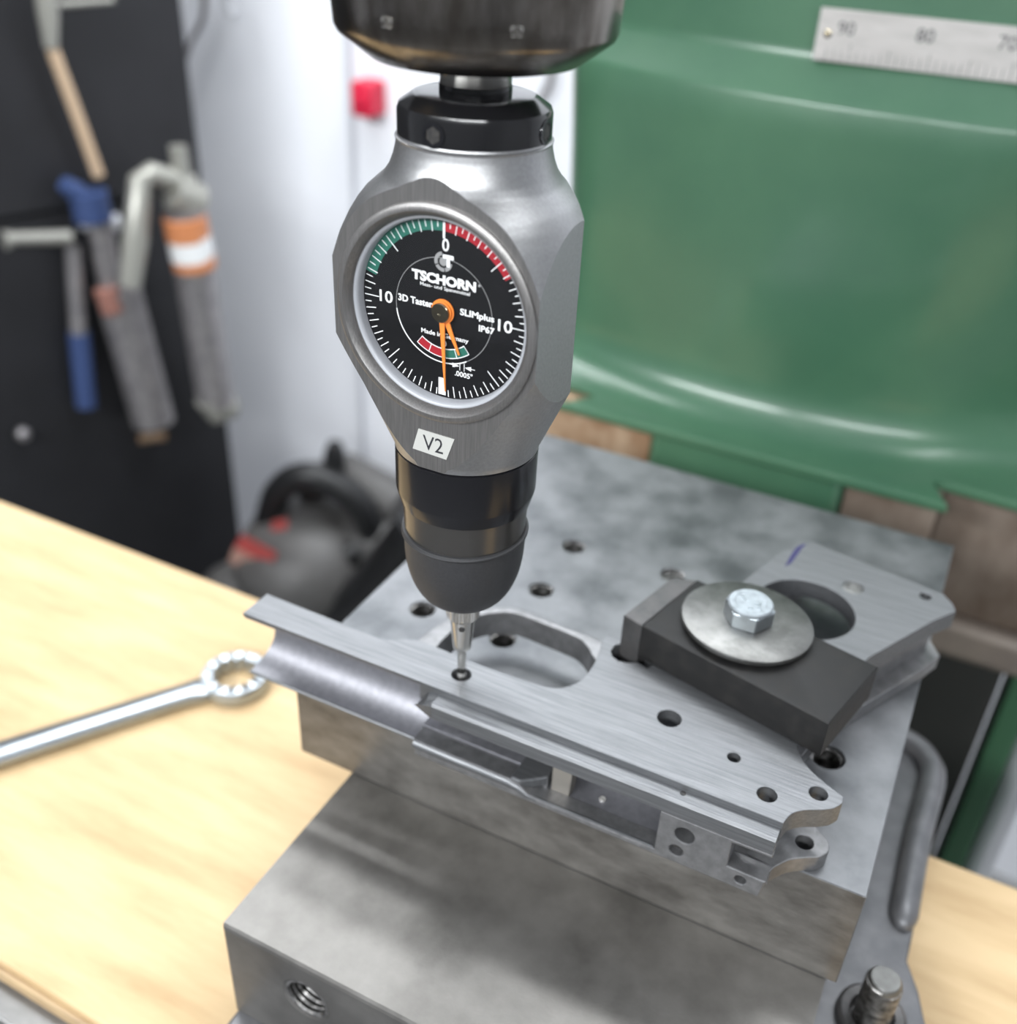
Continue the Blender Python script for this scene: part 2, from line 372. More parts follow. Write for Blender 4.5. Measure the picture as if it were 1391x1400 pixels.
for i in range(-3, 46):
    x = q9.x+stp*i
    if x < s0.x+1.0 or x > 148: continue
    hh = 7.0 if i % 10 == 0 else (6.0 if i % 5 == 0 else 4.6)
    mb.box((x-0.16, 287.05, s0.z+0.3), (x+0.16, 287.2, s0.z+hh))
mb.build('graduation_marks', 'engrave', sc, smooth=0)
q = ony(1132, 46, 287)
MB().lathe([(1.5, 0), (1.5, 0.5), (0.6, 0.9)], 16, Matrix.Translation((q.x, 287.2, q.z)) @ rotm('X', 90)).build('rivet', 'brass', sc)

# ------------------------------------------------------------------ wooden board, machine table
bf = onz(0, 1273, ZB); bb = onz(0, 684, ZB); bb2 = onz(1391, 1214, ZB)
rot_b = Matrix.Rotation(math.radians(-1.2), 4, 'Z')
board = thing('wooden_board', 'pale plywood board covering the machine table under the wrench', 'board', (0, 0, ZB-9))
MB().prism([(-620, bb.y+1), (-620, bf.y+0.5), (260, bf.y-13), (260, bb2.y)], ZB-9, ZB).build('board_panel', 'wood', board, bevel=1.5, bseg=3)
MB().prism([(-620, bf.y+1.5), (-620, bf.y-1.2), (260, bf.y-14.7), (260, bf.y-12)], ZB-9, ZB-3.2).build('worn_edge', 'wood_edge', board, bevel=0.8)
tbl = thing('machine_table', 'bare metal milling table edge at the lower left, below the board', 'table', (0, 0, ZFLOOR))
te = onz(0, 1352, ZB-9)
MB().prism([(-620, 60), (-620, te.y+1), (260, te.y-13), (260, 60)], ZB-60, ZB-9).build('table_top', 'table', tbl, bevel=1)
MB().prism([(-620, 40), (-620, te.y-30), (260, te.y-44), (260, 40)], ZB-90, ZB-60).build('table_ledge', 'casting', tbl, bevel=2)
MB().box((-300, -60, ZFLOOR), (200, 40, ZB-90)).build('table_pedestal', 'green', tbl)

# ------------------------------------------------------------------ vise base + big steel block
vb = MB().box((-37, -150, ZB), (107, 30, -94)).build('bed_plate', 'casting', origin=(35, -60, ZB), bevel=1.5)
tag(vb, 'grey cast bed plate under the large worn steel block', 'plate')
blk = thing('steel_block', 'large worn steel riser block under the fixture plate, threaded hole in its front face', 'block', (35, -30, -94))
bw, bh = 144, 38
hx, hz = -11.3, -69.8
MB().curve([(-37, -94), (107, -94), (107, -56.02), (-37, -56.02)], [circ(hx, hz, 6.3, 36)], -60, 60, 1.1, XZ, res=1).build('block_body', 'block', blk, smooth=30)
mb = MB()
for k in range(9):
    mb.tube([(hx+6.25*math.cos(a), -59+k*1.6, hz+6.25*math.sin(a)) for a in [2*math.pi*i/32 for i in range(32)]], 0.75, 6, True)
mb.build('thread', 'thread', blk)
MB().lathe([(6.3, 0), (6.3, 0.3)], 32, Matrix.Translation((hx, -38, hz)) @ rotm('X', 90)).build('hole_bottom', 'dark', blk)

# ------------------------------------------------------------------ fixture plate
PX0, PX1, PY0, PY1, PZ0, PZ1 = -55.6, 109.6, 0.4, 169.5, -56.0, -22.0
plate = thing('fixture_plate', 'thick ground steel fixture plate with tapped holes under the pistol frame', 'plate', (27, 85, -56))
holes = [(-37.3, 42.9, 4.1), (-8.8, 71.1, 4.1), (-8.4, 42.4, 4.1), (-9.6, 99.7, 4.1), (26.5, 100.9, 4.1), (91.4, 42, 4.7), (-37.5, 14.5, 4.1), (20, 43, 4.1), (48, 43, 4.1), (76, 130, 4.1)]
holes = [h for h in holes if h[:2] not in ((20, 43), (76, 130))]
MB().curve([(PX0, PY0), (PX1, PY0), (PX1, PY1), (PX0, PY1)], [circ(x, y, r_, 32) for x, y, r_ in holes], PZ0, PZ1, 0.25).build('plate_body', 'plate', plate, smooth=30)
MB().box((PX0+0.3, PY0-0.12, PZ0+0.3), (PX1-0.3, PY0+0.3, PZ1-0.3)).build('sawn_front_face', 'plate_side', plate, smooth=0)
th = None
for x, y, r_ in holes:
    if th is None:
        mb = MB()
        n = 15; path = [(x+(4.15)*math.cos(t*2*math.pi/20), y+(4.15)*math.sin(t*2*math.pi/20), -23.2-t/20*1.35) for t in range(0, 20*n)]
        mb.tube(path, 0.62, 6)
        th = mb.build('thread', 'thread', plate); base = (x, y)
    else:
        c = th.copy(); COL.objects.link(c); c.location = th.location+Vector(((x-base[0])*MM, (y-base[1])*MM, 0))
        if r_ > 4.5: c.scale = (1.0, 1.0, 1)
        c.parent = plate
# set screw sunk in the plate beside the clamp
ss = thing('socket_screw', 'shiny screw end sunk in the plate hole behind the clamp block', 'screw', (26.5, 100.9, -30))
MB().lathe([(3.4, -30), (3.4, -24.2), (2.8, -23.6), (1.8, -23.6), (1.6, -24.6), (0.01, -24.8)], 24, Matrix.Translation((26.5, 100.9, 0))).build('screw_body', 'washer', ss)

# ------------------------------------------------------------------ the machined frame lying on its side
fr = thing('pistol_frame', 'brushed bare steel pistol frame lying on its side on the fixture plate', 'gun frame', (0, 0, PZ1))
HO = [(0, 0, 2.6), (53.6, 11.5, 3.05), (71.9, 6.4, 1.6), (82.1, -1.3, 2.35), (92.7, 4.9, 2.2), (83.8, 92.3, 3.1), (103.9, 98.8, 1.8)]
WIN = circ(73.5, 74.5, 14.2, 56)
def P2(pts, n=6): return [(p.x, p.y) for p in smooth_path([(x, y, 0) for x, y in pts], n)]
ear = P2([(87.6, -8.0), (88.7, -4.2), (91.2, -1.6), (94.5, 0.3), (96.6, 1.9)], 5)+P2([(96.9, 2.2), (98.3, 4.6), (98.1, 6.8)], 3)
back = P2([(98.1, 6.8), (93.0, 9.2), (88.5, 12.2), (85.2, 16.5), (83.6, 23.0), (84.4, 31.0), (88.0, 44.5)], 5)
grip = [(94.4, 61.7), (107.7, 87.5), (113.0, 95.6), (111.6, 99.0), (108.6, 102.6), (66.6, 110.8), (64.4, 107.5), (59.4, 99.2), (54.1, 79.7), (41, 43)]
fstrap = P2([(37.0, 35.5), (33.2, 37.0), (29.0, 36.0), (26.9, 32.8), (28.2, 26.5), (28.9, 20.0), (28.2, 13.0), (25.2, 8.4), (21.5, 6.7), (18, 6.3)], 5)
front = [(0.4, 5.9), (-17.0, 6.3)]
magslot = [(32.2, 26.4), (34.2, 25.6), (36.2, 26.0), (39.0, 27.6), (42.0, 26.6), (44, 31), (38.0, 33.5), (35.6, 33.8), (32.6, 33.2), (30.9, 31.2), (30.9, 28.4)]
U = [(-8.0, -7.7)]+ear+back+grip+fstrap+[(0.4, 5.9), (-8.0, 6.1)]
MB().curve(U, [circ(x, y, r_, 30) for x, y, r_ in HO]+[WIN, magslot], -6.0, 0.0, 0.18).build('upper_side_wall', 'brushed', fr, smooth=30)
Lo = [(-8.0, -7.2), (29.5, -7.2), (29.5, 3.0), (60.4, 3.0), (60.4, -7.2)]+[(x, y-0.0) for x, y in P2([(87.6, -7.6), (88.2, -6.0), (90.6, -2.4), (93.8, 0.2), (96.6, 1.9)], 5)]+P2([(97.2, 2.5), (98.6, 5.0), (97.8, 8.2), (95.2, 10.3)], 4)+P2([(93.0, 11.6), (88.5, 14.0), (85.4, 19.5), (84.6, 26.0), (85.6, 34.0), (88.8, 44.5)], 5)
Lo += [(94.6, 58.0), (108.6, 85.6), (112.8, 95.6), (108.6, 102.6), (66.6, 110.8), (64.4, 107.5), (59.4, 99.2), (54.1, 79.7), (41, 43)]+fstrap+[(0.4, 5.9), (-8, 6.0)]
MB().curve(Lo, [circ(x, y, r_, 30) for x, y, r_ in HO[:5]], -21.98, -17.0, 0.25).build('lower_side_wall', 'cut', fr, smooth=30)
# inner webs between the two walls
mb = MB()
mb.prism([(-20, 3.2), (-8, 3.2), (60, 2.2), (60, 5.6), (18, 6.0), (0, 5.8), (-17, 6.0), (-20, 4.6)], -17.2, -0.7)
mb.prism([(60.4, -6.8), (78.1, -6.8), (78.1, 0.5), (86, 6), (84, 14), (80, 18), (60.4, 18)], -17.2, -5.8)
mb.prism([(29, 12), (33, 8), (60, 8), (60, 18), (34, 18), (31, 24), (29.5, 20)], -17.2, -5.8)
mb.prism([(41.5, 44), (45, 44), (57.5, 79), (62.5, 98), (69, 109), (67, 110), (60, 99), (54.8, 79.5)], -17.2, -5.8)      # front strap
mb.prism([(82.5, 38), (90.5, 60.5), (103.6, 86.5), (108.4, 95.2), (105, 99), (99, 89), (86.5, 62), (78.5, 39)], -17.2, -5.8)     # recessed back strap
mb.build('inner_web', 'cut', fr, smooth=30)
# front elevation: rails, cavity, rear block with its slot and holes
R_ = 2.45
Fp = [(-7.4, -22.0), (86.7, -22.0), (87.4, -16.3), (78.2, -16.0), (78.1, -8.0), (87.5, -7.8), (87.5, -6.9), (60.5, -6.9), (60.5, -20.3), (30, -20.3), (26.5, -19.6), (23.6, -17.4), (21.0, -16.8), (-7.6, -16.8)]
MB().curve(Fp, [circ(67.1, -11.9, R_, 28), circ(65.8, -17.9, 1.75, 24), circ(81.8, -18.9, 1.35, 20)], 6.6, 12.0, 0.3, XZ).build('front_face', 'cut', fr, smooth=30)
mb = MB()
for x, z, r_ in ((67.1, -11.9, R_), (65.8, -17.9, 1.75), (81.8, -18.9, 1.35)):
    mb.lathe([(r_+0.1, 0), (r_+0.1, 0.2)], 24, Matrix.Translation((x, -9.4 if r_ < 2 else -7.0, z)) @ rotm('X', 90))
mb.build('bore_bottoms', 'dark', fr)  # bottoms coloured dark so the bores look shaded
# rounded lip of the lower wall
MB().tube([(-7.4, -11.4, -18.3), (0, -11.4, -18.3), (20.5, -11.4, -18.3), (23.2, -11.4, -18.9), (26.2, -11.3, -20.5), (30, -11.2, -20.9), (60, -11.2, -20.9)], [1.45, 1.45, 1.4, 1.2, 0.9, 0.75, 0.75], 14).build('lower_rail', 'brushed', fr)
# slide rail on the upper wall: floor of the groove, raised rail, rail front
rail = [(-6.9, -0.95), (-6.9, -4.2), (-8, -6.2), (-11.6, -6.5), (-12.15, -6.2), (-12.15, -2.3), (-11.6, -1.35), (-10.4, -1.25), (-10.2, -1.75), (-7.4, -1.75)]
YZ = Matrix(((0, 0, 1, 0), (1, 0, 0, 0), (0, 1, 0, 0), (0, 0, 0, 1)))    # local (a,b,c) -> (x=c, y=a, z=b)
MB().prism([(-7.0, -1.9), (-7.0, -6.6), (-12.1, -6.6), (-12.1, -2.5), (-11.5, -1.5), (-10.6, -1.5), (-10.4, -1.9)][::-1], -2.2, 87.4, YZ).build('slide_rail', 'brushed', fr, smooth=25, bevel=0.12)
mb = MB()
a = [(-2.2, y, z) for y, z in [(-7.0, -1.9), (-7.0, -6.6), (-12.1, -6.6), (-12.1, -2.5), (-11.5, -1.5), (-10.6, -1.5), (-10.4, -1.9)]]
b = [(-5.4, -7.6, -2.6), (-5.6, -7.6, -5.6), (-7.4, -11.2, -5.2), (-7.6, -11.6, -4.4), (-5.0, -11.5, -3.6), (-4.6, -10.6, -3.0), (-4.4, -10.0, -2.6)]
mb.add(a+b, [(0, 1, 2, 3, 4, 5, 6), (13, 12, 11, 10, 9, 8, 7)]+[(i, 7+i, 7+(i+1) % 7, (i+1) % 7) for i in range(7)]); mb.build('rail_tip', 'brushed', fr, smooth=20)
# dark disc painting the shade of a small pin hole in the groove
MB().lathe([(0.75, 0), (0.75, 0.06)], 18, Matrix.Translation((64.3, -8.9, -1.88))).build('pin_hole_shade', 'dark', fr)
# cavity floor, ramp facets, ejector block, small screw
mb = MB(); mb.box((-8, -6.2, -17.1), (27, 3.6, -16.4)); mb.build('barrel_bed', 'cast_frame', fr, smooth=0, bevel=0.2)
mb = MB(); mb.prism([(21.0, -11.8), (23.8, -11.8), (29.6, -7.0), (29.8, -0.5), (27.0, 3.0), (21.5, 3.0)], -19.5, -16.25)
mb.build('feed_ramp', 'brushed', fr, smooth=0, bevel=0.5)
MB().box((29, -8.5, -21.5), (60.8, 3.4, -20.5)).build('magazine_well_floor', 'cast_frame', fr, smooth=0)
MB().curve([(30.4, -20.6), (35.6, -20.6), (36.0, -12.0), (34.8, -10.6), (31.4, -10.8), (30.4, -12)], [], 2.5, 7.0, 0.5, XZ).build('ejector_stub', mat('heat_tinted_steel', (0.30, 0.28, 0.25), 0.4, 0.7), fr)
MB().lathe([(0.9, 0), (0.9, 0.4), (0.5, 0.7)], 16, Matrix.Translation((43.5, -3.5, -20.55))).build('small_pin', 'shank', fr)
# mouth of the dust cover: long half-round trough with a flat top strip
def cover_section(x, xs_top=0):
    pass
prof = []
for i in range(0, 25):       # inner arc from top lip to bottom lip
    a = math.radians(90-180*i/24); prof.append((-7.7+9.0*math.cos(a)*1.0, -11.0+9.6*math.sin(a)))
outer = [(-7.7, -21.8), (-3.0, -21.9), (-0.4, -20.6), (1.4, -17.5), (2.3, -13.0), (2.55, -8.0), (2.55, -0.75), (2.3, -0.6), (-7.4, -0.6), (-7.7, -0.7)]
sec = prof+outer
def ring(x, cut=0.0): return [Vector((x+cut*k, y, z)) for (y, z), k in zip(sec, [0]*len(sec))]
r0 = []
for (y, z) in sec:
    x = -65.3
    dist = -z/22.0
    dep = max(0.0, (y+7.7)/10.0)
    x += 3.0*math.sin(math.pi*min(max(dist, 0), 1))*(1.0) if z < -1.0 else 0.0
    r0.append(Vector((x, y, z)))
r1 = [Vector((-7.5, y, z)) for y, z in sec]
mb = MB(); n = len(sec)
mb.add(r0+r1, [(i, (i+1) % n, n+(i+1) % n, n+i) for i in range(n)])
# end faces as quads strips between inner arc and outer shell
inn = list(range(25)); out_ = [n-1-i for i in range(len(outer))]
def strip(off, flip):
    fs = []; i = 0; j = 0
    while i < 24 or j < len(outer)-1:
        if j >= len(outer)-1 or (i < 24 and i/24 <= j/(len(outer)-1)): fs.append((off+inn[i], off+inn[i+1], off+out_[j])); i += 1
        else: fs.append((off+inn[i], off+out_[j+1], off+out_[j])); j += 1
    return fs
k0 = len(mb.v)-2*n
mb.f += strip(0, False)+strip(n, True)
mb.build('dust_cover', 'cast_frame', fr, smooth=35)
MB().curve([(-65.3, -7.7), (-7.4, -7.7), (-7.4, 6.1), (-17.0, 6.3), (-20.5, 4.6), (-24.2, 2.2), (-27.5, 1.75), (-34, 2.0), (-65.0, 2.6)], [], -0.8, 0.006, 0.0).build('top_strip', 'brushed', fr, smooth=30)
MB().tube([(-64.8, -7.75, -21.2), (-7.6, -7.75, -21.2)], 0.62, 10).build('bottom_lip', 'brushed', fr)
# trigger guard: narrow bow standing between the two walls
bow_o = P2([(-21.0, 6.2), (-21.5, 11.0), (-20.0, 20), (-17.5, 27.6), (-12.5, 34.4), (-6.0, 38.9), (0.0, 40.6), (6.0, 40.3), (14.0, 39.8), (20.5, 38.0), (24.0, 33.0), (25.5, 28.0), (29.5, 27.5), (30, 36.5), (37, 36.0)], 5)
bow_o = P2([(-21.2, 5.6), (-21.3, 14.0), (-18.6, 26.2), (-12.8, 34.9), (-6.0, 39.9), (0.0, 40.9), (6.0, 40.6), (14.0, 39.9), (22.0, 39.6), (30.0, 39.2), (36.5, 37.0)], 5)
bow_i = P2([(36, 30.5), (28.2, 30.0), (24.4, 32.0), (22.0, 34.6), (18.2, 37.0), (13.0, 37.8), (6.0, 38.2), (0.0, 38.6), (-5.0, 37.6), (-10.8, 32.8), (-14.4, 25.6), (-15.2, 14), (-13.5, 8), (-9, 5.6)], 5)
MB().curve(bow_o+bow_i, [], -15.5, -6.9, 0.45, res=3).build('trigger_guard', 'cut', fr, smooth=40)
# grip bushing with its screw, blue marker stroke
MB().lathe([(2.95, -5), (2.95, -0.35), (2.3, -0.2), (1.5, -0.9), (0.01, -0.9)], 24, Matrix.Translation((83.8, 92.3, 0))).build('grip_bushing', 'washer', fr)
mk = [onz(1073, 775, 0.05), onz(1082, 770, 0.05), onz(1091, 758, 0.05), onz(1096, 750, 0.05), onz(1103, 744, 0.05), onz(1098, 744, 0.05), onz(1090, 748, 0.05), onz(1083, 757, 0.05)]
MB().prism([(p.x, p.y) for p in mk], 0.02, 0.06).build('marker_stroke', 'ink_blue', fr, smooth=0)
# window floor seen through the big round opening
MB().curve([(56, 60), (92, 60), (98, 96), (64, 98)], [circ(86.5, 66.5, 1.6, 20)], -16.9, -15.9, 0.1).build('grip_inner_floor', 'cast_frame', fr)

# ------------------------------------------------------------------ strap clamp over the frame
A = -13.8
ct = Matrix.Translation((38.2, 29.5, 0)) @ rotm('Z', A)
cl = thing('clamp_block', 'blackened rectangular strap clamp block pressed across the pistol frame', 'clamp', (64, 35, 0))
MB().curve([(0, 0), (53.7, 0), (53.7, 28.2), (0, 28.2)], [circ(27, 15, 5.3, 24)], 0.05, 11.0, 0.5, ct, res=2).build('block_body', 'clamp', cl, smooth=30)
MB().curve([(-6.3, 0.6), (-0.1, 0.0), (-0.1, 28.2), (-6.1, 24)], [], -4.5, 10.9, 0.4, ct).build('end_strip', 'clamp_strip', cl, smooth=30)
wc = onz(1022, 847, 13.3)
wz = Matrix.Translation((wc.x, wc.y, 11.6)) @ rotm('X', -1.5) @ rotm('Y', 1.0)
ws = MB(); ws.lathe([(17.2, 0.2), (17.4, 0.5), (17.4, 1.5), (17.0, 1.8), (7.6, 1.8), (7.0, 1.9), (3.2, 1.9)], 96, wz)
wo = ws.build('flat_washer', 'washer', origin=(wc.x, wc.y, 11.6))
tag(wo, 'wide round flat steel washer under the hex bolt on the clamp block', 'washer')
hb = thing('hex_bolt', 'zinc-plated hex head bolt tightened onto the wide washer', 'bolt', (wc.x, wc.y, 13.5))
MB().prism(circ(0, 0, 6.6, 6, 8), 13.55, 18.2, Matrix.Translation((wc.x, wc.y, 0))).build('bolt_head', 'zinc', hb, bevel=0.35, smooth=20)
MB().lathe([(6.0, 18.1), (5.95, 18.9), (5.6, 19.2), (4.2, 19.2), (4.0, 19.05), (0.01, 19.05)], 40, Matrix.Translation((wc.x, wc.y, 0))).build('bolt_face', mat('zinc_matte', (0.40, 0.44, 0.47), 0.42, 0.8, (0.30, 0.33, 0.35), 2), hb, smooth=12)
mbx = MB()
for (sx, sy, w_, l_, an) in ((-2.2, 1.0, 0.35, 2.2, 40), (2.4, 0.6, 0.3, 1.8, 0), (2.4, -0.8, 0.3, 1.8, 0), (1.6, -0.1, 1.6, 0.3, 0), (3.2, -1.5, 0.3, 1.2, 30), (0.6, -2.6, 1.4, 0.3, 20)):
    mbx.box((-w_/2, -l_/2, 0), (w_/2, l_/2, 0.18), Matrix.Translation((wc.x+sx, wc.y+sy, 19.0)) @ rotm('Z', an))
mbx.build('head_markings', 'zinc', hb, smooth=0)
MB().lathe([(4.0, -22), (4.0, 13.6)], 24, Matrix.Translation((wc.x, wc.y, 0))).build('bolt_shank', 'washer', hb)

# ------------------------------------------------------------------ right-hand casting with ridge and stud
ZC = -94.0
cast = thing('vise_casting', 'grey painted casting with raised rounded ridge beside the fixture plate', 'casting', (118, 80, ZB))
co = [(100, -40)]+[(p.x, p.y) for p in (onz(1290, 1460, ZC), onz(1266, 1394, ZC), onz(1258, 1355, ZC), onz(1242, 1312, ZC))]
co += [(129.5, 55), (129.3, 92), (130.4, 118)]+P2([(130.8, 128), (129.5, 137), (124.5, 144.5), (116, 148.5), (106, 149)], 4)+[(100, 149)]
MB().curve(co, [], ZB, ZC, 1.5, res=3).build('casting_body', 'casting', cast, smooth=50)
rp = smooth_path([(100, 143, ZC+1.2), (112, 142.3, ZC+1.2), (120, 138.5, ZC+1.2), (124.6, 131, ZC+1.2), (125.4, 120, ZC+1.2), (124.8, 95, ZC+1.2), (125.2, 72, ZC+1.2), (125.8, 57, ZC+0.6)], 6)
MB().tube(rp, [4.6]*(len(rp)-3)+[4.0, 3.0, 1.6], 16).build('ridge', 'casting', cast, smooth=60)
st_top = onz(1212, 1338, -74)
stud = thing('threaded_stud', 'dark threaded stud rising from the casting beside the fixture plate corner', 'stud', (st_top.x, st_top.y, ZC))
mt = Matrix.Translation((st_top.x, st_top.y, 0))
MB().lathe([(4.6, ZC), (4.6, -75.0), (3.9, -74.0), (0.01, -74.0)], 32, mt).build('stud_core', 'washer', stud)
mb = MB(); mb.tube([(st_top.x+4.6*math.cos(t*2*math.pi/20), st_top.y+4.6*math.sin(t*2*math.pi/20), ZC+1+t/20*1.5) for t in range(0, 20*12-4)], 0.55, 6); mb.build('stud_thread', 'thread', stud)
MB().lathe([(5.4, ZC-0.1), (9.6, ZC-0.1), (9.9, ZC+1.0), (9.6, ZC+3.2), (8.6, ZC+4.0), (6.4, ZC+3.6), (5.4, ZC+1.0)], 40, mt).build('collar_ring', 'clamp_strip', stud)

# ------------------------------------------------------------------ combination wrench on the board
zw = ZB+5.0
rc = onz(322, 924, zw); he = onz(-160, 1083, zw); hm = onz(0, 1028, zw); hd = (hm-rc).normalized()
wr = thing('combination_wrench', 'shiny chrome combination wrench lying on the pale board, box end at the right', 'wrench', (rc.x, rc.y, ZB))
mb = MB()
seg = 48
pr = [(8.6, -3.0), (13.2, -3.2), (14.2, -1.5), (14.2, 1.5), (13.2, 3.2), (9.0, 3.4), (8.6, 2.6)]
vs = []; 
for rr, zz in pr:
    for k in range(seg):
        a = 2*math.pi*k/seg; r2 = rr-(0.5*(1 if k % 4 < 2 else -1) if rr < 8.8 else 0); vs.append((rc.x+r2*math.cos(a), rc.y+r2*math.sin(a), zw+zz-1.4))
m_ = len(pr); fs = []
for i in range(m_):
    for k in range(seg):
        fs.append((i*seg+k, i*seg+(k+1) % seg, ((i+1) % m_)*seg+(k+1) % seg, ((i+1) % m_)*seg+k))
mb.add(vs, fs); mb.build('box_end', 'zinc', wr, smooth=50)
nrm = Vector((-hd.y, hd.x, 0))
def wsec(c, wd, tk):
    return [c+nrm*(wd*a)+Vector((0, 0, tk*b)) for a, b in ((-1, 0), (-0.86, 0.72), (-0.6, 1), (0.6, 1), (0.86, 0.72), (1, 0), (0.86, -0.72), (0.6, -1), (-0.6, -1), (-0.86, -0.72))]
L_ = (he-rc).length
secs = []
for t, wd, tk, dz in ((11.6, 6.0, 2.4, -1.4), (15, 6.4, 2.8, -1.4), (20, 5.4, 3.0, -1.2), (26, 5.3, 2.8, -0.9), (60, 5.6, 2.6, -0.6), (110, 6.0, 2.6, -0.6), (L_, 6.6, 2.6, -0.6)):
    secs.append(wsec(rc+hd*t+Vector((0, 0, dz-0.4)), wd, tk))
vs = [p for s_ in secs for p in s_]; fs = []
for i in range(len(secs)-1):
    for k in range(10): fs.append((i*10+k, i*10+(k+1) % 10, (i+1)*10+(k+1) % 10, (i+1)*10+k))
fs += [tuple(range(9, -1, -1)), tuple((len(secs)-1)*10+k for k in range(10))]
mb = MB(); mb.add(vs, fs); mb.build('shank', 'zinc', wr, smooth=50)
oe = rc+hd*(L_+8)
MB().lathe([(12, -3), (13, -1.5), (13, 1.5), (12, 3)], 32, Matrix.Translation((oe.x, oe.y, zw-1.0))).build('open_end', 'zinc', wr)

# ------------------------------------------------------------------ probe: 3D edge finder in the drill chuck
pr_t = thing('edge_finder_probe', 'grey 3D dial probe with black rubber boot held in the chuck', 'probe', (0, 0, -2))
MB().lathe([(0.3, -1.9), (1.0, -1.6), (1.45, -0.9), (1.5, -0.4), (1.3, 0.3), (0.95, 0.9), (1.12, 1.2), (1.12, 9.0), (2.0, 9.1), (2.35, 9.6), (2.45, 11.0), (3.3, 19.5), (3.3, 19.6)], 40).build('stylus', 'chrome', pr_t, smooth=35)
mb = MB(); vs = []; sg = 96
kn = [(3.5, 19.4), (4.25, 20.4), (4.35, 24.6), (3.6, 25.2)]
for i, (rr, zz) in enumerate(kn):
    for k in range(sg):
        a = 2*math.pi*k/sg; r2 = rr-(0.26 if (k % 3 == 0 and i in (1, 2)) else 0); vs.append((r2*math.cos(a), r2*math.sin(a), zz))
mb.add(vs, [(i*sg+k, i*sg+(k+1) % sg, (i+1)*sg+(k+1) % sg, (i+1)*sg+k) for i in range(3) for k in range(sg)]+[tuple(range(sg-1, -1, -1)), tuple(3*sg+k for k in range(sg))])
mb.build('knurled_collar', 'chrome', pr_t, smooth=25)
vdir = Vector((CAM.x, CAM.y, 0)).normalized(); ang = math.degrees(math.atan2(vdir.y, vdir.x))-2
mcy = Matrix.Translation((0, 0, 17.6)) @ rotm('Z', ang) @ Matrix.Translation((2.55, 0, 0)) @ rotm('Y', 90)
MB().lathe([(0.62, 0), (0.62, 0.62), (0.95, 0.62), (0.95, 0.60), (0.95, 0.4)], 20, mcy, cap=False).build('cross_hole_rim', 'chrome', pr_t)
MB().lathe([(0.85, 0.0), (0.85, 0.63)], 20, mcy).build('cross_hole_shade', 'dark', pr_t)  # solid plug, its dark colour stands for the shade in the hole
dome = [(3.4, 24.6), (3.9, 25.2), (4.6, 26.2)]
for i in range(0, 13):
    a = math.radians(8+82*i/12); dome.append((4.9+9.5*math.sin(a)**0.92, 43.0-17.2*math.cos(a)))
dome += [(14.5, 44.0), (14.5, 46.0), (14.9, 46.4), (15.1, 46.9), (14.9, 47.5), (14.4, 47.6)]
MB().lathe(dome, 96).build('rubber_boot', 'rubber', pr_t, smooth=40)
# the slightly loose rim bead that stands off at the right
MB().tube([(14.75*math.cos(a), 14.75*math.sin(a), 46.9+0.5*math.cos(a-0.7)) for a in [2*math.pi*i/72 for i in range(72)]], 0.42, 10, True).build('boot_rim', 'rubber', pr_t)
MB().lathe([(14.35, 46.8), (14.45, 51.0), (14.75, 55.4), (15.0, 55.6)], 96).build('glossy_sleeve', 'smoke', pr_t, smooth=30)
MB().lathe([(14.6, 55.4), (15.2, 55.5), (16.05, 58.6), (16.15, 59.2), (16.25, 69.6), (15.0, 70.3)], 96).build('black_sleeve', 'black', pr_t, smooth=30)
# housing: turned profile cut by a box (dial face y=-16, flats x=+-23)
prof = [(16.3, 70.2), (16.5, 71.3), (19.0, 77.2), (23.0, 86.6), (26.6, 93.6), (28.02, 96.5), (28.02, 113.0), (26.4, 117.4), (24.6, 121.0), (23.0, 123.6), (21.4, 125.6), (19.4, 127.4), (17.6, 129.0), (16.5, 130.6), (15.7, 132.6), (15.2, 134.6), (15.0, 136.0)]
pp2 = [prof[0]]
for a, b in zip(prof, prof[1:]):
    n = max(1, int((b[1]-a[1])/0.7)+1)
    for k in range(1, n+1): pp2.append((a[0]+(b[0]-a[0])*k/n, a[1]+(b[1]-a[1])*k/n))
bm = bmesh.new(); sg = 180
ringv = []
for rr, zz in pp2: ringv.append([bm.verts.new((rr*math.cos(2*math.pi*k/sg), rr*math.sin(2*math.pi*k/sg), zz)) for k in range(sg)])
for i in range(len(ringv)-1):
    for k in range(sg): bm.faces.new((ringv[i][k], ringv[i][(k+1) % sg], ringv[i+1][(k+1) % sg], ringv[i+1][k]))
bm.faces.new(ringv[0][::-1]); bm.faces.new(ringv[-1])
def cut(co, no):
    g = bmesh.ops.bisect_plane(bm, geom=bm.verts[:]+bm.edges[:]+bm.faces[:], plane_co=co, plane_no=no, clear_outer=True, dist=1e-5)
    ed = [e for e in g['geom_cut'] if isinstance(e, bmesh.types.BMEdge)]
    return bmesh.ops.contextual_create(bm, geom=ed)['faces'] if False else bmesh.ops.holes_fill(bm, edges=ed, sides=0)['faces']
cut((23, 0, 0), (1, 0, 0)); cut((-23, 0, 0), (-1, 0, 0)); cut((0, 16, 0), (0, 1, 0)); cut((23, 2.5, 0), (0.7, 0.714, 0)); cut((-23, 2.5, 0), (-0.7, 0.714, 0)); ff = cut((0, -16, 0), (0, -1, 0))
for e in ff: pass
facepts = None
for fc in bm.faces:
    if abs(fc.normal.y+1) < 1e-3 and len(fc.verts) > 12: facepts = [(v.co.x, v.co.z) for v in fc.verts]; fdel = fc
bm.faces.remove(fdel) if facepts else None
me_v = [v.co.copy() for v in bm.verts]; bm.verts.index_update()
me_f = [tuple(v.index for v in fc.verts) for fc in bm.faces]; bm.free()
mb = MB(); mb.add(me_v, me_f); mb.build('housing', 'alu', pr_t, smooth=24)
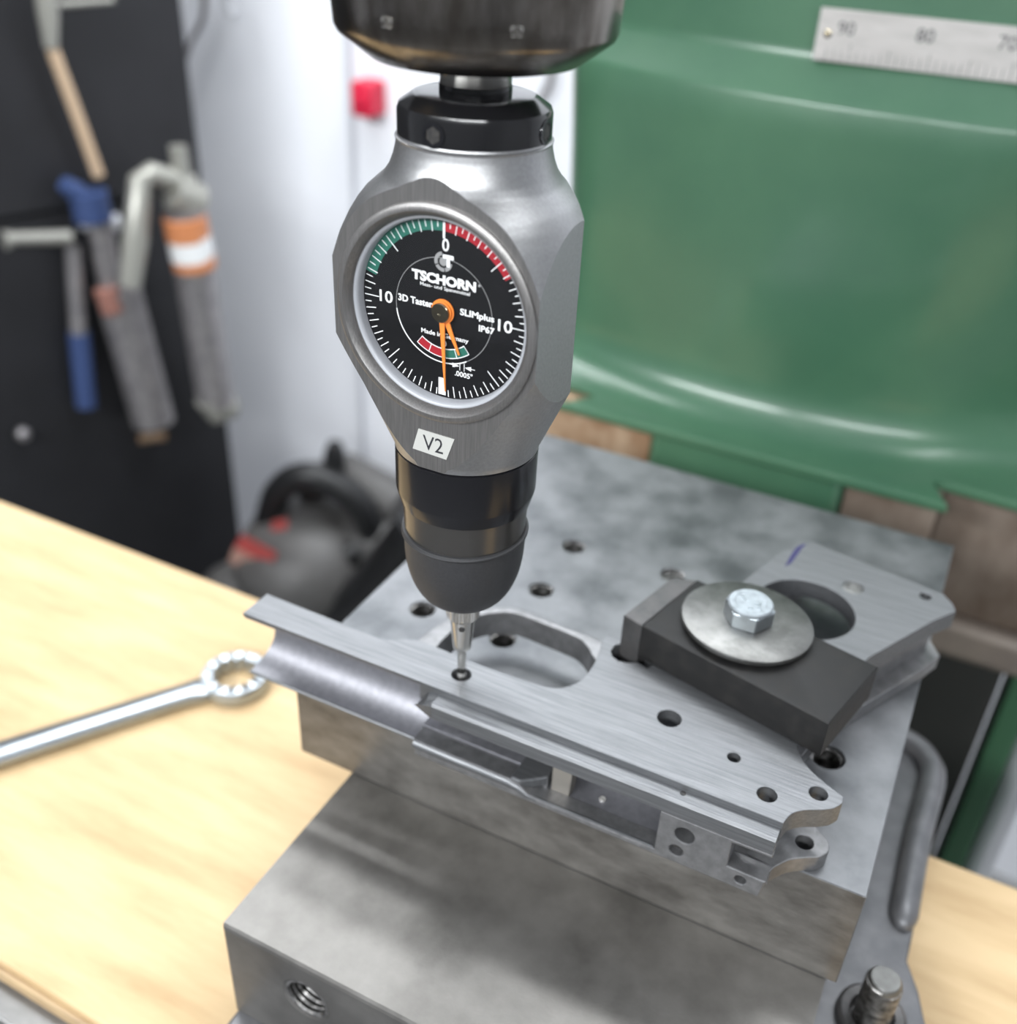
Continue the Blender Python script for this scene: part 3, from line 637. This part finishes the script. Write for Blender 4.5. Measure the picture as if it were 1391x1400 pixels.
DC = (0.6, 105.0)
# dial face plate with round opening
MB().curve(facepts, [circ(DC[0], DC[1], 20.3, 96)], 15.2, 16.04, 0.0, XZ).build('housing_face', 'alu_face', pr_t, smooth=20)
FD = Matrix.Translation((DC[0], 0, DC[1])) @ rotm('X', 90)     # lathe axis -> -y
dial = thing  # (parts below)
DLX = MB(); DLX.lathe([(19.6, 15.2), (20.2, 15.2), (22.4, 16.0), (22.35, 16.7), (21.7, 17.15), (20.9, 17.1), (20.2, 16.4), (19.7, 15.2), (19.6, 14.6)], 96, FD, cap=False)
DLX.build('bezel', 'alu_face', pr_t, smooth=40)
MB().lathe([(18.7, 12.2), (18.75, 14.3), (19.2, 14.9), (19.7, 15.0)], 96, FD, cap=False).build('glass_seat', 'seat', pr_t, smooth=50)
dl = MB().lathe([(18.9, 11.9), (18.9, 12.5)], 96, FD).build('dial_plate', 'dial', pr_t, smooth=30)
MB().lathe([(19.3, 14.2), (19.3, 14.9)], 96, FD).build('dial_glass', 'glass', pr_t, smooth=30)
Y1 = -12.52
def sector(r0_, r1_, a0, a1, y, cx=DC[0], cz=DC[1], n=24):    # angle clockwise from top seen from the front
    mb = MB(); vs = []
    for i in range(n+1):
        a = math.radians(a0+(a1-a0)*i/n)
        vs += [(cx+r0_*math.sin(a), y, cz+r0_*math.cos(a)), (cx+r1_*math.sin(a), y, cz+r1_*math.cos(a))]
    mb.add(vs, [(2*i, 2*i+2, 2*i+3, 2*i+1) for i in range(n)]); return mb
sector(16.2, 18.7, -74, -1, Y1).build('green_band', 'dgreen', dl, smooth=0)
sector(16.2, 18.7, 1, 56, Y1).build('red_band', 'dred', dl, smooth=0)
mb = MB()
for k in range(80):
    a = math.radians(k*4.5)
    q = abs(k if k <= 40 else k-80)
    if q == 40: continue
    r_in = 14.8 if k == 0 else (14.9 if q % 10 == 0 else (16.0 if q % 2 == 0 else 16.9))
    if q == 10 or q == 30: r_in = 14.6
    if q == 20: r_in = 15.0
    wdt = 0.24 if k == 0 else 0.10
    u = Vector((math.sin(a), 0, math.cos(a))); t_ = Vector((math.cos(a), 0, -math.sin(a))); c0 = Vector((DC[0], Y1-0.03, DC[1]))
    p = [c0+u*r_in-t_*wdt, c0+u*r_in+t_*wdt, c0+u*18.4+t_*wdt, c0+u*18.4-t_*wdt]
    mb.add(p, [(0, 1, 2, 3)])
mb.build('scale_ticks', 'white', dl, smooth=0)
MB().box((-0.35, Y1-0.03, 86.8), (1.35, Y1-0.0, 90.6)).build('white_block', 'white', dl, smooth=0)
sector(10.85, 10.98, 0, 360, Y1, n=96).build('fine_circle', 'grey', dl, smooth=0)
sector(10.8, 11.05, 150, 262, Y1-0.01, n=48).build('bright_arc', 'white', dl, smooth=0)
sector(7.8, 9.9, 142.0, 218.0, Y1-0.01).build('small_scale_border', 'white', dl, smooth=0)
sector(8.0, 9.7, 181.0, 199.0, Y1-0.03).build('small_red_field', 'dred', dl, smooth=0)
sector(8.0, 9.7, 200.2, 217.2, Y1-0.03).build('small_red_field', 'dred', dl, smooth=0)
sector(8.0, 9.7, 161.0, 180.4, Y1-0.03).build('small_green_field', 'dgreen', dl, smooth=0)
sector(8.0, 9.7, 142.8, 159.8, Y1-0.03).build('small_green_field', 'dgreen', dl, smooth=0)
T = lambda s, cx, cz, h, w_=None, bold=0.0, m='white', rz=0: txt(s, 'lettering', m, dl, cx, cz, h, Y1-0.05, w_, bold, rz)
T('0', 1.0, 118.6, 2.5, 1.5, 0.012)
T('10', -12.7, 105.4, 2.5, 3.1, 0.014)
T('10', 14.4, 105.0, 2.5, 3.1, 0.014)
T('TSCHORN', 0.6, 111.5, 2.1, 14.4, 0.05)
T('®', 8.5, 112.0, 0.5)
T('Mess- und Spannmittel', 0.9, 109.75, 0.95, 11.2, 0.01)
T('3D Taster', -5.8, 106.0, 1.5, 8.0, 0.03)
T('SLIMplus', 8.2, 105.7, 1.8, 7.6, 0.03)
T('IP67', 10.4, 103.4, 1.4, 3.5, 0.03)
T('Made in Germany', 1.0, 99.9, 1.3, 10.9, 0.02)
T('0', 1.0, 98.3, 1.3, 0.9, 0.005)
T('.0005"', 5.5, 92.5, 1.2, 4.1, 0.02)
mb = MB()
for xx in (4.6, 5.6): mb.box((xx-0.07, Y1-0.06, 93.3), (xx+0.07, Y1-0.04, 95.0))
def tri(a, b, c): mb.add([(x, Y1-0.06, z) for x, z in (a, b, c)], [(0, 1, 2)])
tri((4.5, 94.15), (2.9, 94.65), (2.9, 93.65)); tri((5.7, 94.15), (7.2, 94.65), (7.2, 93.65))
mb.box((2.0, Y1-0.06, 94.08), (3.0, Y1-0.04, 94.22)); mb.box((7.1, Y1-0.06, 94.08), (8.1, Y1-0.04, 94.22))
mb.build('arrow_marks', 'white', dl, smooth=0)
# round emblem with T
for a0, a1 in ((95, 165), (172, 240), (247, 350)):
    sector(1.25, 2.0, a0, a1, Y1-0.02, 0.5, 115.2).build('emblem_ring', 'grey', dl, smooth=0)
sector(0.0, 0.85, 0, 360, Y1-0.02, 0.5, 115.2).build('emblem_disc', 'grey', dl, smooth=0)
mb = MB(); mb.box((0.4, Y1-0.07, 115.9), (2.8, Y1-0.05, 116.7)); mb.box((1.25, Y1-0.07, 114.3), (2.0, Y1-0.05, 116.0)); mb.build('emblem_letter', 'white', dl, smooth=0)
# needles and hub
HX, HZ = 0.75, 105.25
def needle(name, tip, wb, wt, y, r_hub):
    u = Vector((tip[0]-HX, 0, tip[1]-HZ)); Ln = u.length; u.normalize(); t_ = Vector((u.z, 0, -u.x))
    mb = MB(); c0 = Vector((HX, y, HZ))
    for yy in (0, -0.25):
        pass
    p = [c0-t_*wb, c0+t_*wb, c0+u*Ln+t_*wt, c0+u*Ln-t_*wt]
    q = [v+Vector((0, -0.22, 0)) for v in p]
    mb.add(p+q, [(0, 1, 2, 3), (7, 6, 5, 4), (0, 4, 5, 1), (1, 5, 6, 2), (2, 6, 7, 3), (3, 7, 4, 0)])
    mb.lathe([(r_hub, 0), (r_hub, 0.24)], 40, Matrix.Translation((HX, y, HZ)) @ rotm('X', 90))
    return mb.build(name, 'orange', pr_t, smooth=30)
needle('small_needle', (4.6, 96.8), 0.75, 0.18, Y1-0.35, 2.55)
needle('long_needle', (1.75, 88.2), 0.65, 0.10, Y1-0.8, 2.2)
MB().lathe([(1.95, 13.2), (2.0, 14.0), (1.8, 14.18), (0.5, 14.18), (0.3, 14.0), (0.01, 14.0)], 40, Matrix.Translation((HX-0.1, 0, HZ-0.05)) @ rotm('X', 90)).build('hub_pin', 'brass', pr_t, smooth=30)
# V2 tag
mb = MB(); mb.add([(x, y, z) for y in (-16.06, -16.2) for x, z in ((-3.05, 79.45), (5.6, 79.3), (3.75, 73.9), (-4.5, 74.3))], [(3, 2, 1, 0), (4, 5, 6, 7), (0, 1, 5, 4), (1, 2, 6, 5), (2, 3, 7, 6), (3, 0, 4, 7)])
tg = mb.build('paper_tag', 'tag', pr_t, smooth=0)
txt('V2', 'lettering', 'ink', tg, 0.5, 76.7, 3.5, -16.24, 4.9, 0.0)
# black clamping collar, set screws, shank
MB().lathe([(15.2, 135.9), (15.3, 136.3), (14.9, 136.5), (14.75, 137.0)], 96).build('neck_ring', 'alu', pr_t)
MB().lathe([(14.6, 136.6), (14.85, 136.9), (14.85, 141.2), (14.5, 142.2), (12.0, 143.9), (11.0, 144.2), (6.9, 144.2), (6.9, 145.8)], 96).build('clamping_collar', 'collar', pr_t, smooth=32)
for dg_ in (-92, 1, 92, 180):
    m_ = rotm('Z', dg_) @ Matrix.Translation((14.55, 0, 139.0)) @ rotm('Y', 90)
    so = MB().lathe([(2.4, 0.1), (2.35, 0.42), (2.1, 0.46), (1.6, 0.44), (1.6, 0.1), (1.3, -0.2)], 24, m_, cap=False).build('set_screw', 'black', pr_t, smooth=30)
    MB().lathe([(1.55, 0), (1.55, 0.40)], 6, m_).build('socket_shade', 'dark', so, smooth=0)  # hex plug coloured as the shade inside the socket
MB().lathe([(6.6, 145.7), (6.75, 145.9), (6.75, 200)], 64).build('shank', 'shank', pr_t)
ck = thing('drill_chuck', 'worn steel drill chuck gripping the probe shank at the top', 'chuck', (0, 0, 149.8))
MB().lathe([(7.4, 151.0), (8.0, 149.9), (17.6, 149.9), (19.4, 150.3), (25.3, 154.6), (25.9, 155.8), (26.3, 161), (26.5, 205), (22, 214)], 128).build('chuck_sleeve', 'chuck', ck, smooth=32)
mb = MB()
# small stamped marks near the lower rim
for a_c in (-96, -48):
    for da, dz, wd, hg in ((-1.9, 0.5, 0.14, 0.7), (1.9, 0.5, 0.14, 0.7), (-1.2, 0.85, 0.7, 0.12), (1.2, 0.85, 0.7, 0.12), (-1.2, -0.5, 0.7, 0.12), (1.2, -0.5, 0.7, 0.12), (0, 0.1, 0.5, 0.12)):
        mb.box((0, -wd/2*1.0, -hg/2), (0.16, wd/2, hg/2), rotm('Z', a_c+da) @ Matrix.Translation((26.15, 0, 158.2+dz)))
mb.build('stamped_marks', 'shank', ck, smooth=0)
MB().lathe([(20, 212), (20, 420)], 64).build('spindle_quill', 'shank', ck)

# ------------------------------------------------------------------ black panel with hanging grease guns
dh = ray(2414, -124); dh.z = 0; dh.normalize()
e0 = CAM+ray(288, 350).normalized()*1600.0; e0.z = 0
pn = Vector((dh.y, -dh.x, 0))
ptp = lambda x, y, off=0.0: onpl(x, y, e0+pn*off, pn)
pl = thing('tool_panel', 'tall black sheet-metal tool cabinet side at the far left', 'panel', (e0.x, e0.y, ZFLOOR))
zs_l = ptp(0, 300).z; zs_r = ptp(170, 270).z; zsp = (zs_l+zs_r)/2
def pbox(s0_, s1_, z0, z1, th0, th1):     # along -dh from the right edge
    mb = MB()
    cs = [e0-dh*s0_+pn*th0, e0-dh*s1_+pn*th0, e0-dh*s1_+pn*th1, e0-dh*s0_+pn*th1]
    mb.prism([(c.x, c.y) for c in cs], z0, z1); return mb
pbox(0, 1200, ZFLOOR, zsp-8, -60, -6).build('lower_panel', 'panel', pl, smooth=0, bevel=3)
pbox(0, 1200, zsp, 900, -60, 0).build('upper_panel', 'panel', pl, smooth=0, bevel=3)
q = ptp(30, 592, 2)
MB().lathe([(9, 0), (9, 8), (5, 12)], 20, Matrix.Translation(q) @ pn.to_track_quat('Z', 'Y').to_matrix().to_4x4()).build('round_stud', 'toolgrey', pl)
q = ptp(208, 600, 6)
mb = MB(); mb.tube([ptp(192, 600, 6), ptp(225, 596, 6)], 7, 10); mb.build('brown_hook', 'rust', pl)
OFF = 30
OFG = 96
# first grease gun, blue head with beige tube
g1 = thing('grease_gun', 'grease gun with blue head, side lever and long beige tube hanging on the black panel', 'grease gun', tuple(ptp(150, 300, OFF)), 'grease guns on the black panel')
MB().tube([ptp(120, 262, OFF), ptp(128, 300, OFF)], 24, 20).build('head', 'blue', g1)
MB().tube([ptp(86, 250, OFF), ptp(104, 262, OFF), ptp(122, 285, OFF)], [10, 14, 14], 14).build('blue_lever', 'blue', g1)
MB().tube([ptp(112, 304, OFF), ptp(160, 304, OFF)], [10, 12], 14).build('head_flange', 'lightgrey', g1)
MB().tube([ptp(72, 68, OFF), ptp(84, 100, OFF), ptp(110, 170, OFF), ptp(135, 240, OFF)], 7.5, 12).build('beige_tube', 'beige', g1)
MB().tube([ptp(60, -20, OFF), ptp(66, 20, OFF), ptp(70, 66, OFF)], [12, 12, 8], 14).build('upper_fitting', 'cream', g1)
MB().tube([ptp(80, 6, OFF), ptp(155, 0, OFF)], 4, 10).build('upper_rod', 'cream', g1)
MB().tube([ptp(6, 328, OFF+10), ptp(20, 326, OFF+10), ptp(96, 324, OFF+10)], [12, 8, 9], 14).build('lever', 'cream', g1)
MB().tube([ptp(135, 300, OFF), ptp(150, 380, OFF), ptp(165, 430, OFF)], 16, 20).build('upper_barrel', 'toolgrey', g1)
MB().tube([ptp(160, 392, OFF), ptp(210, 575, OFF)], 30, 24).build('barrel', 'toolgrey', g1)
MB().tube([ptp(144, 395, OFF+14), ptp(155, 425, OFF+16)], 15, 16).build('red_tape', mat('faded_red', (0.30, 0.14, 0.11), 0.5), g1)
# slim rod hanging beside
g2 = thing('hanging_rod', 'slim dark rod with a blue lower end hanging left of the grease gun barrels', 'rod', tuple(ptp(100, 330, 16)))
MB().tube([ptp(100, 335, 16), ptp(108, 460, 16)], 11, 14).build('rod_shaft', 'toolgrey', g2)
MB().tube([ptp(108, 455, 16), ptp(118, 555, 16)], 14, 14).build('rod_sleeve', 'blue', g2)
g3 = thing('grease_gun', 'cream-headed grease gun with orange and white label hanging nearest the white wall', 'grease gun', tuple(ptp(250, 260, OFG)), 'grease guns on the black panel')
MB().tube([ptp(235, 262, OFG), ptp(272, 275, OFG)], 22, 18).build('head', 'cream', g3)
MB().tube([ptp(243, 200, OFG), ptp(252, 262, OFG)], 11, 14).build('top_fitting', 'cream', g3)
MB().tube([ptp(262, 252, OFG), ptp(205, 236, OFG), ptp(192, 245, OFG), ptp(185, 330, OFG), ptp(178, 390, OFG)], [13, 13, 14, 16, 14], 16).build('bent_lever', 'cream', g3)
MB().tube([ptp(252, 285, OFG), ptp(296, 550, OFG)], 26, 24).build('barrel', 'toolgrey', g3)
MB().tube([ptp(252, 296, OFG+4), ptp(258, 325, OFG+4)], 28, 24).build('orange_label', 'orange_lbl', g3)
MB().tube([ptp(258, 322, OFG+4), ptp(264, 352, OFG+4)], 28, 24).build('white_label', 'white', g3)
MB().tube([ptp(264, 350, OFG+4), ptp(267, 364, OFG+4)], 28, 24).build('red_label', 'orange_lbl', g3)
MB().tube([ptp(285, 540, OFG), ptp(300, 556, OFG), ptp(318, 556, OFG)], [22, 26, 18], 16).build('end_cap', 'cream', g3)

# cable on the white wall, red box
cb = MB(); cb.tube(smooth_path([ony(280, -60, 1130), ony(278, 20, 1130), ony(262, 55, 1130), ony(250, 95, 1130), ony(248, 150, 1130)], 6), 4.5, 10)
cbo = cb.build('hanging_cable', 'toolgrey', origin=tuple(ony(280, -60, 1130))); tag(cbo, 'thin grey cable hanging in a curve on the white wall beside the black panel', 'cable')
cb = MB(); q1 = ony(300, 20, 1115); cb.tube([ony(305, -60, 1115), ony(312, 0, 1115), ony(318, 22, 1115)], 9, 12)
cbo = cb.build('cable_plug', 'lightgrey', origin=tuple(q1)); tag(cbo, 'pale grey plug hanging at the top edge of the white wall', 'plug')
rb = ony(510, 132, 1140)
ro = thing('wall_box', 'small bright red box mounted on the white wall beside the probe collar', 'box', tuple(rb))
MB().box((rb.x-18, 1108, rb.z-24), (rb.x+17, 1150, rb.z+24)).build('box_body', 'red', ro, bevel=5)
MB().box((rb.x-8, 1102, rb.z-8), (rb.x+7, 1108, rb.z+8)).build('box_lid_catch', 'red', ro, bevel=2)
# dark thin cable right of the collar
cb = MB(); cb.tube(smooth_path([ony(755, 60, 1130), ony(752, 110, 1130), ony(738, 140, 1130), ony(730, 175, 1130)], 5), 5, 10)
cbo = cb.build('power_cord', 'toolgrey', origin=tuple(ony(755, 60, 1130))); tag(cbo, 'short grey cord on the white wall just left of the green column', 'cord')

# ------------------------------------------------------------------ shop vacuum on the floor behind the board
YV = 850.0
vc = ony(440, 745, YV)
sV = (vc-CAM).dot(RW[2])/F_PX       # size of one photo pixel at that distance, mm
vt = thing('shop_vacuum', 'grey and black shop vacuum with a red label on the floor behind the bench', 'vacuum cleaner', (vc.x, vc.y, ZFLOOR))
def vp(x, y, d_=0.0): return ony(x, y, YV) - RW[2]*d_
def V(prof, cpx, cpy, d_, tilt=0, roll=0, seg=48):
    c = vp(cpx, cpy, d_); return MB().lathe([(a_*sV, b_*sV) for a_, b_ in prof], seg, Matrix.Translation(c) @ rotm('Y', roll) @ rotm('X', tilt))
tk = vp(440, 800, 0)
MB().lathe([(98*sV, ZFLOOR+4), (106*sV, tk.z-40*sV), (100*sV, tk.z), (90*sV, tk.z+14)], 48, Matrix.Translation((tk.x, tk.y, 0))).build('tank', 'vac', vt)
V([(98, -60), (104, -10), (98, 34), (80, 62), (52, 80), (20, 88), (0.5, 89)], 430, 775, 30, tilt=22).build('motor_head', 'vac', vt, smooth=60)
V([(74, -60), (80, -10), (74, 30), (50, 56), (0.5, 66)], 520, 735, -60, tilt=10).build('filter_housing', 'vac', vt, smooth=60)
V([(52, -70), (56, -20), (48, 10), (26, 24), (0.5, 27)], 332, 800, 40, tilt=10).build('side_pod', 'vac', vt, smooth=60)
hp = smooth_path([vp(378, 712, 50), vp(392, 672, 50), vp(425, 652, 40), vp(468, 668, 20), (vp(500, 700, 10)), vp(508, 740, 10), vp(480, 760, 50)], 6)
MB().tube(hp, 19*sV, 14).build('carry_handle', 'vacblack', vt)
MB().tube([vp(410, 660, -20), vp(470, 648, -40), vp(540, 690, -50)], [24*sV, 30*sV, 34*sV], 16).build('top_cover', 'vac', vt)
MB().tube([vp(456, 660, 0), vp(458, 620, 0), vp(458, 606, 0)], [15*sV, 14*sV, 9*sV], 18).build('top_knob', 'vacblack', vt)
MB().tube(smooth_path([vp(580, 720, 40), vp(520, 800, 70), vp(460, 850, 100), vp(400, 880, 100)], 5), 34*sV, 14).build('hose', 'vacblack', vt)
def vquad(pts, d_, m, name):
    P = [vp(x, y, d_) for x, y in pts]; n_ = RW[2]*6
    mb = MB(); mb.add(P+[p+n_ for p in P], [(0, 1, 2, 3), (7, 6, 5, 4), (0, 4, 5, 1), (1, 5, 6, 2), (2, 6, 7, 3), (3, 7, 4, 0)]); mb.build(name, m, vt, smooth=0)
vquad([(362, 728), (406, 752), (398, 768), (352, 744)], 138, 'label_red', 'red_label')
vquad([(352, 744), (398, 768), (388, 784), (345, 762)], 138, 'label_pink', 'pale_label')
vquad([(400, 712), (418, 708), (418, 722), (398, 724)], 132, 'label_red', 'small_red_label')
